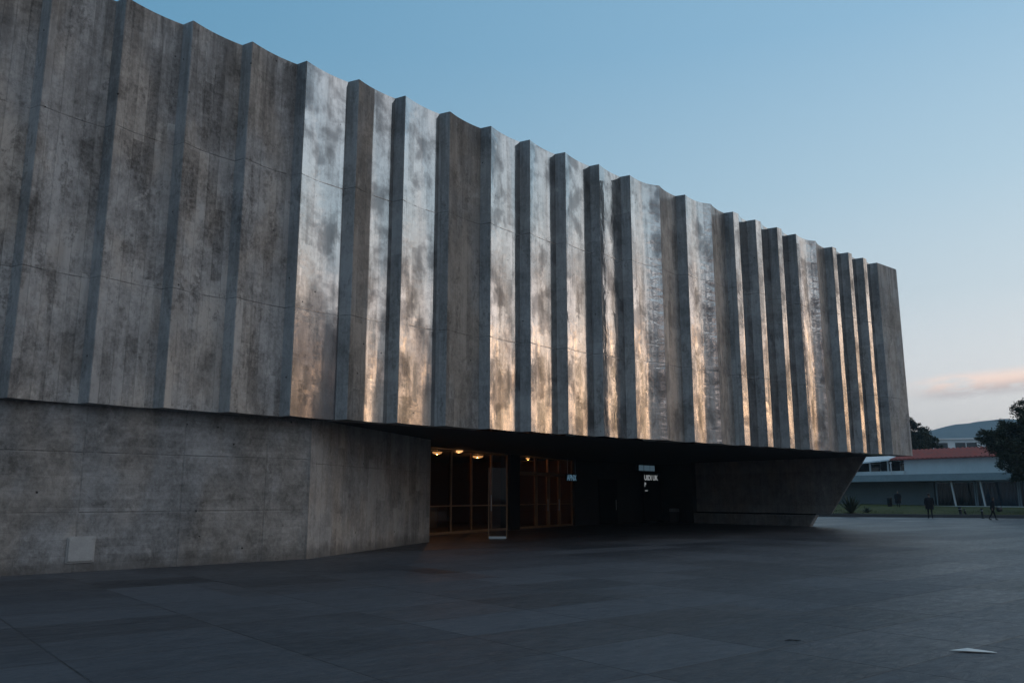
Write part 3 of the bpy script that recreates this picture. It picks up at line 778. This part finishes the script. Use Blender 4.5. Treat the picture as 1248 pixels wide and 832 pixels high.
tree('dark round tree between the concrete building and the hill', (61.5, 128, .2), 13,
     [(.2, 0, 12.2, 1.25), (-1.6, 0, 11.0, 1.7), (1.4, 0, 10.6, 1.7), (3.1, .2, 9.6, 1.25), (4.2, 0, 8.7, .7), (-3.4, 0, 9.6, 2.0), (0, 0, 8.8, 2.5), (-2, .5, 7.2, 2.4), (2.2, .2, 7.6, 1.9)],
     34000, .32, .4, 5)
M_dry = leafm('dry_leaf', (.10, .085, .05), (.18, .155, .095))
def agave(label, loc, n, L, seed, dry=8, name='agave_plant', cat='plant', ups=1.0):
    rnd = random.Random(seed)
    t = thing(name, label, cat, loc, 0)
    def blades(k, el0, el1, LL, w, mat, nm):
        bm = bmesh.new()
        for i in range(k):
            az = i*2.399+rnd.uniform(-.3, .3); el = rnd.uniform(el0, el1); l2 = LL*rnd.uniform(.7, 1.1)
            d = Vector((math.cos(az)*math.cos(el), math.sin(az)*math.cos(el), math.sin(el))); side = Vector((-math.sin(az), math.cos(az), 0)); nrm = d.cross(side)
            prev = None
            for j in range(7):
                u = j/6; ww = w*(1-.15*u)*(1-u**2.2)+.004
                p = d*l2*u+Vector((math.cos(az), math.sin(az), 0))*(.10*u*u*l2)-Vector((0, 0, .05*u*u*l2))+Vector((math.cos(az)*.08, math.sin(az)*.08, .1))
                cur = [bm.verts.new(p+side*ww), bm.verts.new(p-nrm*ww*.45*(1-u)), bm.verts.new(p-side*ww)]
                if prev:
                    for a in (0, 1): bm.faces.new((prev[a], prev[a+1], cur[a+1], cur[a]))
                prev = cur
        obj(nm, bm, mat, t, True)
    blades(n, R(42)*ups, R(84), L, .075, leafm('agave_green', (.02, .03, .018), (.045, .06, .035)), 'leaves')
    if dry: blades(dry, R(-12), R(14), L*.62, .06, M_dry, 'dry_leaves')
    return t
agave('spiky dark agave clump with dry pale lower leaves on the lawn edge', (27.35, 67.9, .2), 70, 1.55, 2, 20)
agave('small dry spiky tuft beside the foot of the canted wall', (24.95, 68.6, .2), 16, .75, 4, 10, 'dry_tuft')
agave('low dark green shrub tuft on the lawn right of the agave', (28.9, 68.6, .22), 26, .55, 6, 0, 'low_shrub', ups=.3)

# ================================================================== PEOPLE
M_cloth = simple('dark_clothing', (.010, .011, .015), .9, var=.3, sc=9, spec=.1)
M_trous = simple('dark_trousers', (.012, .013, .017), .9, var=.3, sc=9, spec=.1)
M_skin = simple('skin', (.16, .095, .07), .55, var=.1, sc=20)
M_hair = simple('dark_hair', (.012, .010, .009), .6, var=.3, sc=30)
M_bag = simple('dark_bag_leather', (.02, .018, .018), .5, var=.2)
def skin_mesh(name, verts, edges, radii, sub=2, root=0):
    me = bpy.data.meshes.new(name); me.from_pydata(verts, edges, [])
    o = bpy.data.objects.new(name, me); C.objects.link(o)
    o.modifiers.new('skin', 'SKIN'); o.modifiers['skin'].use_smooth_shade = True
    sv = me.skin_vertices[0].data
    for i, r in enumerate(radii):
        sv[i].radius = (r, r) if not hasattr(r, '__len__') else r
        sv[i].use_root = (i == root)
    m2 = o.modifiers.new('sub', 'SUBSURF'); m2.levels = m2.render_levels = sub
    dg = bpy.context.evaluated_depsgraph_get(); dg.update()
    out = bpy.data.meshes.new_from_object(o.evaluated_get(dg))
    bpy.data.objects.remove(o); bpy.data.meshes.remove(me)
    out.name = name
    for p in out.polygons: p.use_smooth = True
    return out
def person(label, loc, rz, H, stride=0.0, arm=(0.0, 0.0), elbow=(.15, .15), coat=0.0, long_hair=False, group=None, lean=0.0, wide=1.0):
    """figure facing -Y in its own frame; stride in metres, arm = forward swing of left/right arm in radians"""
    t = thing('person', label, 'person', loc, rz, group)
    k = H/1.75
    V, E, Rr = [], [], []
    def v(p, r, link=None):
        x, y, z = p; y = y-lean*max(0, z-.9)
        V.append((x*k, y*k, z*k)); Rr.append(tuple(q*k for q in r) if hasattr(r, '__len__') else r*k)
        if link is not None: E.append((link, len(V)-1))
        return len(V)-1
    pel = v((0, 0, .94), (.155*wide, .11)); 
    wa_ = v((0, 0, 1.10), (.14*wide, .10), pel); ch = v((0, .01, 1.30), (.165*wide, .115), wa_)
    nb = v((0, .0, 1.46), (.085, .075), ch); nk = v((0, -.01, 1.52), .052, nb)
    jaw = v((0, -.03, 1.585), (.062, .07), nk); hd = v((0, -.02, 1.655), (.075, .092), jaw); cr = v((0, -.005, 1.715), (.055, .07), hd)
    feet = []
    for sgn, fwd in ((1, stride), (-1, -stride)):
        hp = v((sgn*.095, 0, .88), .092, pel)
        kn_ = v((sgn*.10, -fwd*.55-.02*(1 if fwd < 0 else .5), .50), .062, hp)
        an = v((sgn*.10, -fwd+(.10 if fwd < 0 else 0), .10+(.05 if fwd < 0 else 0)), .042, kn_)
        he = v((sgn*.10, -fwd+.02+(.10 if fwd < 0 else 0), .05+(.05 if fwd < 0 else 0)), .042, an)
        to = v((sgn*.11, -fwd-.15+(.08 if fwd < 0 else 0), .035), (.04, .03), he)
    for sgn, sw, el in ((1, arm[0], elbow[0]), (-1, arm[1], elbow[1])):
        sh = v((sgn*.19*wide, .01, 1.41), .062, ch)
        ex = Vector((sgn*.245*wide, .01-math.sin(sw)*.28, 1.41-math.cos(sw)*.28)); eb = v(ex, .045, sh)
        wr0 = ex+Vector((-sgn*.01, -math.sin(sw+el)*.25, -math.cos(sw+el)*.25)); wr = v(wr0, .030, eb)
        dn = Vector((0, -math.sin(sw+el+.1), -math.cos(sw+el+.1)))
        pm = wr0+dn*.065; pa = v(pm, (.026, .034), wr)
        fwd_v = Vector((0, -dn.z, dn.y))
        for q, (off, ln) in enumerate(((-.027, .062), (-.009, .074), (.009, .070), (.027, .055))):
            b0 = v(pm+dn*.03+fwd_v*off, .0085, pa); b1 = v(pm+dn*(.03+ln*.6)+fwd_v*off+Vector((-sgn*.008, 0, 0)), .0080, b0)
            v(pm+dn*(.03+ln)+fwd_v*off+Vector((-sgn*.024, 0, 0)), .0072, b1)
        b0 = v(pm-dn*.03+fwd_v*-.035, .010, pa); v(pm+dn*.012+fwd_v*-.056+Vector((-sgn*.012, 0, 0)), .0085, b0)
    me = skin_mesh('body', V, E, Rr, 2)
    me.materials.append(M_skin); me.materials.append(M_cloth); me.materials.append(M_trous); me.materials.append(M_black)
    wrz = .80*k
    for p in me.polygons:
        c = p.center; z = c.z/k; ax = abs(c.x)/k
        if z < .085: p.material_index = 3
        elif ax > .17*wide and z < 1.02: p.material_index = 0 if z < .93 else 1
        elif z < .96: p.material_index = 2
        elif z < 1.49: p.material_index = 1
        else: p.material_index = 0
    body = link('body', me, None, t)
    # face features: nose, brow, ears as one small skin-coloured piece, eyes dark
    bm = bmesh.new(); ly = -lean*.75
    hz = 1.655
    bmesh.ops.create_cone(bm, cap_ends=True, segments=6, radius1=.016*k, radius2=.006*k, depth=.045*k, matrix=Matrix.Translation((0, (-.112+ly)*k, (hz-.012)*k)) @ Matrix.Rotation(R(-18), 4, 'X'))
    for sg in (-1, 1): bmesh.ops.create_uvsphere(bm, u_segments=8, v_segments=6, radius=.022*k, matrix=Matrix.Translation((sg*.075*k, (-.012+ly)*k, hz*k)) @ Matrix.Diagonal((.4, .7, 1.3, 1)))
    obj('face', bm, M_skin, body, True)
    # hair cap
    bm = bmesh.new(); bmesh.ops.create_icosphere(bm, subdivisions=3, radius=1, matrix=Matrix.Translation((0, (.012+ly)*k, 1.69*k)) @ Matrix.Diagonal((.086*k, .098*k, .085*k, 1)))
    bmesh.ops.delete(bm, geom=[q for q in bm.verts if q.co.z < 1.655*k and q.co.y < (-.01+ly)*k], context='VERTS')
    if long_hair:
        for q in bm.verts:
            if q.co.z < 1.68*k: q.co.z -= .17*k*min(1, (1.68*k-q.co.z)/(.05*k)); 
    obj('hair', bm, M_hair, t, True)
    if coat:
        bm = bmesh.new(); rings = []
        for z, rx, ry in ((1.44, .11, .085), (1.40, .205*wide, .12), (1.28, .215*wide, .15), (1.10, .20*wide, .145), (.95, .215*wide, .155), (.95-coat, .225*wide, .165)):
            yo = -lean*max(0, z-.9)
            rings.append([bm.verts.new((rx*k*math.cos(a), (ry*math.sin(a)+yo)*k, z*k+.012*k*math.sin(3*a+z*9))) for a in [2*math.pi*q/20 for q in range(20)]])
        for a, b2 in zip(rings, rings[1:]):
            for q in range(20): bm.faces.new((a[q], a[(q+1) % 20], b2[(q+1) % 20], b2[q]))
        obj('jacket', bm, M_cloth, t, True)
    return t
GP = 'people crossing the plaza and lawn'
person('person in a wide dark coat standing on the lawn, arms at the sides', (39.05, 85.0, lawn_at(39.05, 85.0)-.0), R(-22), 1.62, .06, (.1, -.1), coat=.5, wide=1.35, group=GP)
person('person in dark jacket and trousers walking on the plaza in front of the kerb', (30.77, 62.0, 0), R(160), 1.82, .16, (-.2, .25), (.3, .35), coat=.30, wide=1.22, group=GP)
person('slim person with long hair and a shoulder bag walking near the bollards', (33.05, 57.9, 0), R(70), 1.55, .20, (.25, -.2), (.5, .2), coat=.18, wide=1.1, long_hair=True, group=GP, lean=.10)
# bag of the walking person
t = thing('shoulder_bag', 'dark shoulder bag carried at the side of the slim walking person', 'bag', (33.42, 57.72, .58), R(70))
bm = bmesh.new(); box(bm, (0, 0, .14), (.16, .36, .30), bevel=.05)
for q in bm.verts:
    if q.co.z > .2: q.co.x *= .65
obj('body', bm, M_bag, t, True)
bm = bmesh.new(); tube(bm, [(0, -.14, .26), (-.06, -.10, .55), (-.12, 0, .80), (-.06, .10, .55), (0, .14, .26)], .015, 6); obj('strap', bm, M_bag, t, True)
# bin behind the standing person
t = thing('litter_bin', 'narrow black litter bin on the lawn left of the standing person', 'bin', (39.55, 88.0, lawn_at(39.55, 88.0)-.02), 0)
bm = bmesh.new(); lathe(bm, [(.20, 0), (.23, .05), (.25, .75), (.27, .78), (.27, .84), (.2, .84)], 16); obj('body', bm, M_black, t, True)
bm = bmesh.new(); lathe(bm, [(.27, .0), (.26, .07), (.16, .14), (.02, .17)], 16, (0, 0, .86)); obj('lid', bm, M_black, t, True)
# bollards at the kerb
def bollard(x, y, z, h, r, lean, lab):
    t = thing('bollard', lab, 'bollard', (x, y, z), 0, 'dark bollards at the kerb')
    t.rotation_euler = (0, lean, 0)
    bm = bmesh.new(); lathe(bm, [(r*1.3, -.1), (r*1.3, .04), (r, .06), (r*.95, h-.06), (r*1.05, h-.05), (r*1.0, h-.01), (r*.5, h)], 14); obj('shaft', bm, M_black, t, True)
    bm = bmesh.new(); lathe(bm, [(r*1.06, h*.72), (r*1.08, h*.73), (r*1.08, h*.78), (r*1.06, h*.79)], 14); obj('band', bm, M_fascia, t, True)
bollard(34.42, 64.6, .2, .60, .11, R(-6), 'thick dark bollard standing left of the other two by the kerb')
bollard(34.95, 64.9, .2, .45, .07, R(-12), 'shortest thin dark bollard between the other two at the kerb')
bollard(34.85, 62.4, 0, .74, .08, R(-4), 'thin dark bollard nearest the walking person with the bag')

# scraps on the paving
M_paper = simple('white_paper', (.62, .62, .60), .8, var=.08, sc=6)
bm = bmesh.new()
pp = [(-.19, .03), (.02, .075), (.21, -.045), (.23, -.10), (-.05, -.065)]
hz = [.006, .020, .006, .004, .014]
top = [bm.verts.new((x, y, h+.003)) for (x, y), h in zip(pp, hz)]; bot = [bm.verts.new((x, y, h)) for (x, y), h in zip(pp, hz)]
bm.faces.new((top[0], top[1], top[4])); bm.faces.new((top[1], top[2], top[4])); bm.faces.new((top[2], top[3], top[4]))
bm.faces.new((bot[0], bot[1], bot[4])); bm.faces.new((bot[1], bot[2], bot[4])); bm.faces.new((bot[2], bot[3], bot[4]))
for i in range(5): bm.faces.new((top[i], top[(i+1) % 5], bot[(i+1) % 5], bot[i]))
o = obj('paper_scrap', bm, M_paper); o.location = (4.80, 9.10, .004); tag(o, 'white folded paper scrap lying on the dark paving', 'paper')
bm = bmesh.new(); tube(bm, [(-.09, 0, .008), (-.03, .012, .012), (.04, .002, .009), (.10, .014, .010)], [.003, .008, .008, .002], 6)
o = obj('fallen_twig', bm, M_black); o.location = (3.16, 9.75, 0); tag(o, 'short black twig lying on the open paving', 'twig')

# air
bm = bmesh.new(); box(bm, (925, 725, 75), (2860, 2460, 152))
mh = bpy.data.materials.new('haze_air'); mh.use_nodes = True; th_ = NT(mh.node_tree); th_.n.clear()
pv = th_.new('ShaderNodeVolumePrincipled'); pv.inputs['Color'].default_value = rgb(.60, .80, .96); pv.inputs['Density'].default_value = .00034; pv.inputs['Anisotropy'].default_value = .1
th_.l.new(pv.outputs[0], th_.new('ShaderNodeOutputMaterial').inputs['Volume'])
tag(obj('haze', bm, mh), 'thin blue evening haze in front of the far hill', 'haze', kind='stuff')

# ================================================================== SKY, SUN, CAMERA
GAZ = R(72)
w = bpy.data.worlds.new('World'); S.world = w; w.use_nodes = True
t = NT(w.node_tree); t.n.clear()
out = t.new('ShaderNodeOutputWorld')
sky = t.new('ShaderNodeTexSky', sky_type='NISHITA'); sky.sun_disc = False
SEL = R(4); sky.sun_elevation = SEL; sky.sun_rotation = GAZ; sky.air_density = 1.0; sky.dust_density = 1.5; sky.ozone_density = 1.5
gen = t.new('ShaderNodeTexCoord').outputs['Generated']
dv = t.vmath('NORMALIZE', gen)
dx, dy, dz = t.sep(dv)[:3]
el = t.math('MULTIPLY', t.math('ARCSINE', dz), 180/math.pi)          # degrees
e01 = t.math('DIVIDE', t.math('MAXIMUM', el, 0.0), 90.0)
hl = t.math('SQRT', t.math('ADD', t.math('MULTIPLY', dx, dx), t.math('ADD', t.math('MULTIPLY', dy, dy), 1e-6)))
cg = t.math('DIVIDE', t.math('ADD', t.math('MULTIPLY', dx, math.sin(GAZ)), t.math('MULTIPLY', dy, math.cos(GAZ))), hl)  # cos of azimuth from the glow
az = t.math('MULTIPLY', t.math('ARCTAN2', dx, dy), 180/math.pi)
near = t.ramp(e01, [(0, (1.15, 1.03, .97)), (.045, (1.14, 1.06, 1.01)), (.085, (1.04, 1.03, 1.03)), (.14, (.77, .87, .93)), (.22, (.55, .74, .87)), (.33, (.345, .58, .785)), (.6, (.20, .41, .60)), (1, (.15, .34, .54))])
farr = t.ramp(e01, [(0, (.30, .36, .42)), (.08, (.24, .37, .48)), (.2, (.155, .355, .52)), (.36, (.118, .32, .51)), (1, (.10, .26, .43))])
base = t.mix(t.step(cg, -.25, .93, False), farr, near)
# added brightening of the unseen sky behind and right, fill light for the facade
BAZ = R(132)
cb = t.math('DIVIDE', t.math('ADD', t.math('MULTIPLY', dx, math.sin(BAZ)), t.math('MULTIPLY', dy, math.cos(BAZ))), hl)
bk = t.math('MULTIPLY', t.math('MULTIPLY', t.step(cb, .25, .85), t.step(el, 14, 34)), t.step(t.noise(t.scale(dv, (1, 1, 2)), 2.2, 5, .6), .25, .6, lo=.7, hi=1.0))
base = t.mix(t.math('MULTIPLY', bk, .85), base, rgb(1.02, .97, .96))
# a broken bank of cloud right of the picture, lit from below where the sun went down
HAZ = R(68)
ch = t.math('DIVIDE', t.math('ADD', t.math('MULTIPLY', dx, math.sin(HAZ)), t.math('MULTIPLY', dy, math.cos(HAZ))), hl)
hot = t.step(ch, .84, .965)
cv = t.scale(dv, (1.0, 1.0, 4.6))
n1 = t.noise(cv, 5.2, 7, .60, .6)
n2 = t.noise(t.vmath('ADD', cv, (3.1, 1.7, 5.2)), 2.2, 6, .6, .5)
ed = t.math('MULTIPLY', t.step(az, 33, 44), t.step(az, 150, 185, lo=1, hi=0))
top = t.math('SUBTRACT', 31.0, t.math('MULTIPLY', n2, 22.0))
tk = t.math('DIVIDE', t.math('SUBTRACT', top, el), 9.0, clamp=True)
bm_ = t.math('MULTIPLY', ed, tk)
hotc = t.ramp(e01, [(0, (.45, .32, .27)), (.035, (.80, .58, .48)), (.065, (1.9, 1.28, .92)), (.095, (1.75, 1.32, 1.08)), (.13, (1.3, 1.18, 1.14)), (.19, (1.15, 1.10, 1.10)), (.32, (.62, .72, .80))])
coolc = t.ramp(e01, [(0, (.40, .32, .30)), (.06, (.58, .44, .39)), (.11, (.72, .58, .53)), (.15, (1.15, 1.08, 1.06)), (.2, (1.15, 1.13, 1.14)), (.32, (.62, .72, .80))])
darkc = t.ramp(e01, [(0, (.13, .115, .12)), (.10, (.155, .14, .15)), (.15, (.24, .23, .25)), (.21, (.37, .39, .43)), (.33, (.48, .57, .66))])
core = t.math('MULTIPLY', t.step(n1, .53, .64), t.math('MULTIPLY', t.step(el, 3.5, 5.5), t.step(el, 9, 12.5, lo=1, hi=0)))
hotc = t.mix(core, hotc, rgb(5.0, 3.1, 1.75))
lit = t.mix(hot, coolc, hotc)
thr = t.math('SUBTRACT', n1, t.math('MULTIPLY', t.math('SUBTRACT', .6, hot), t.step(el, 10, 15, lo=.09, hi=.0)))
ccol = t.mix(t.step(thr, .475, .545), darkc, lit)
base = t.mix(bm_, base, ccol)
# small pink bank low at the right of the picture
ev = t.math('SUBTRACT', el, t.math('ADD', 6.75, t.math('MULTIPLY', t.math('SUBTRACT', az, 31), .05)))
th = t.math('ADD', .55, t.math('MULTIPLY', t.math('SUBTRACT', t.noise(t.scale(dv, (1, 1, .3)), 26, 5, .6), .35), 2.2))
m2 = t.math('MULTIPLY', t.step(t.math('ABSOLUTE', ev), .15, 1.0, lo=1, hi=0), t.step(az, 25.0, 28.5))
m2 = t.math('MULTIPLY', m2, t.step(t.noise(t.scale(dv, (1, 1, 3.2)), 17, 7, .6, .3), .36, .54))
m2 = t.math('MULTIPLY', m2, t.step(az, 40, 55, lo=1, hi=0))
base = t.mix(t.math('MULTIPLY', m2, .95), base, t.mix(t.step(ev, -.7, .4), rgb(.60, .51, .52), rgb(1.35, 1.0, .84)))
b1 = t.new('ShaderNodeBackground'); t.put(b1.inputs[0], base); b1.inputs[1].default_value = .92
b2 = t.new('ShaderNodeBackground'); t.put(b2.inputs[0], sky.outputs[0]); b2.inputs[1].default_value = .02
ad = t.new('ShaderNodeAddShader'); t.l.new(b1.outputs[0], ad.inputs[0]); t.l.new(b2.outputs[0], ad.inputs[1])
t.l.new(ad.outputs[0], out.inputs[0])
w.cycles.sampling_method = 'MANUAL'; w.cycles.sample_map_resolution = 1024

sd = Vector((math.sin(GAZ)*math.cos(SEL), math.cos(GAZ)*math.cos(SEL), math.sin(SEL)))
su = bpy.data.lights.new('sun', 'SUN'); su.energy = .05; su.angle = R(44); su.color = (1, .68, .45)
so = bpy.data.objects.new('sun', su); C.objects.link(so); so.rotation_euler = sd.to_track_quat('Z', 'Y').to_euler()

cam = bpy.data.cameras.new('camera'); co = bpy.data.objects.new('camera', cam); C.objects.link(co)
cam.sensor_width = 36; cam.sensor_fit = 'HORIZONTAL'; cam.lens = 1005.4/1248*36; cam.clip_end = 8000; cam.clip_start = .1
co.location = (0, 0, 1.6); co.rotation_euler = (R(90+10.62), 0, 0)
S.camera = co

S.render.engine = 'CYCLES'
S.cycles.use_denoising = True
try: S.cycles.denoiser = 'OPENIMAGEDENOISE'
except Exception: pass
S.cycles.max_bounces = 8; S.cycles.glossy_bounces = 4; S.cycles.diffuse_bounces = 3; S.cycles.transparent_max_bounces = 12
S.cycles.sample_clamp_indirect = 4
S.view_settings.view_transform = 'Standard'; S.view_settings.look = 'None'; S.view_settings.exposure = 0; S.view_settings.gamma = 1
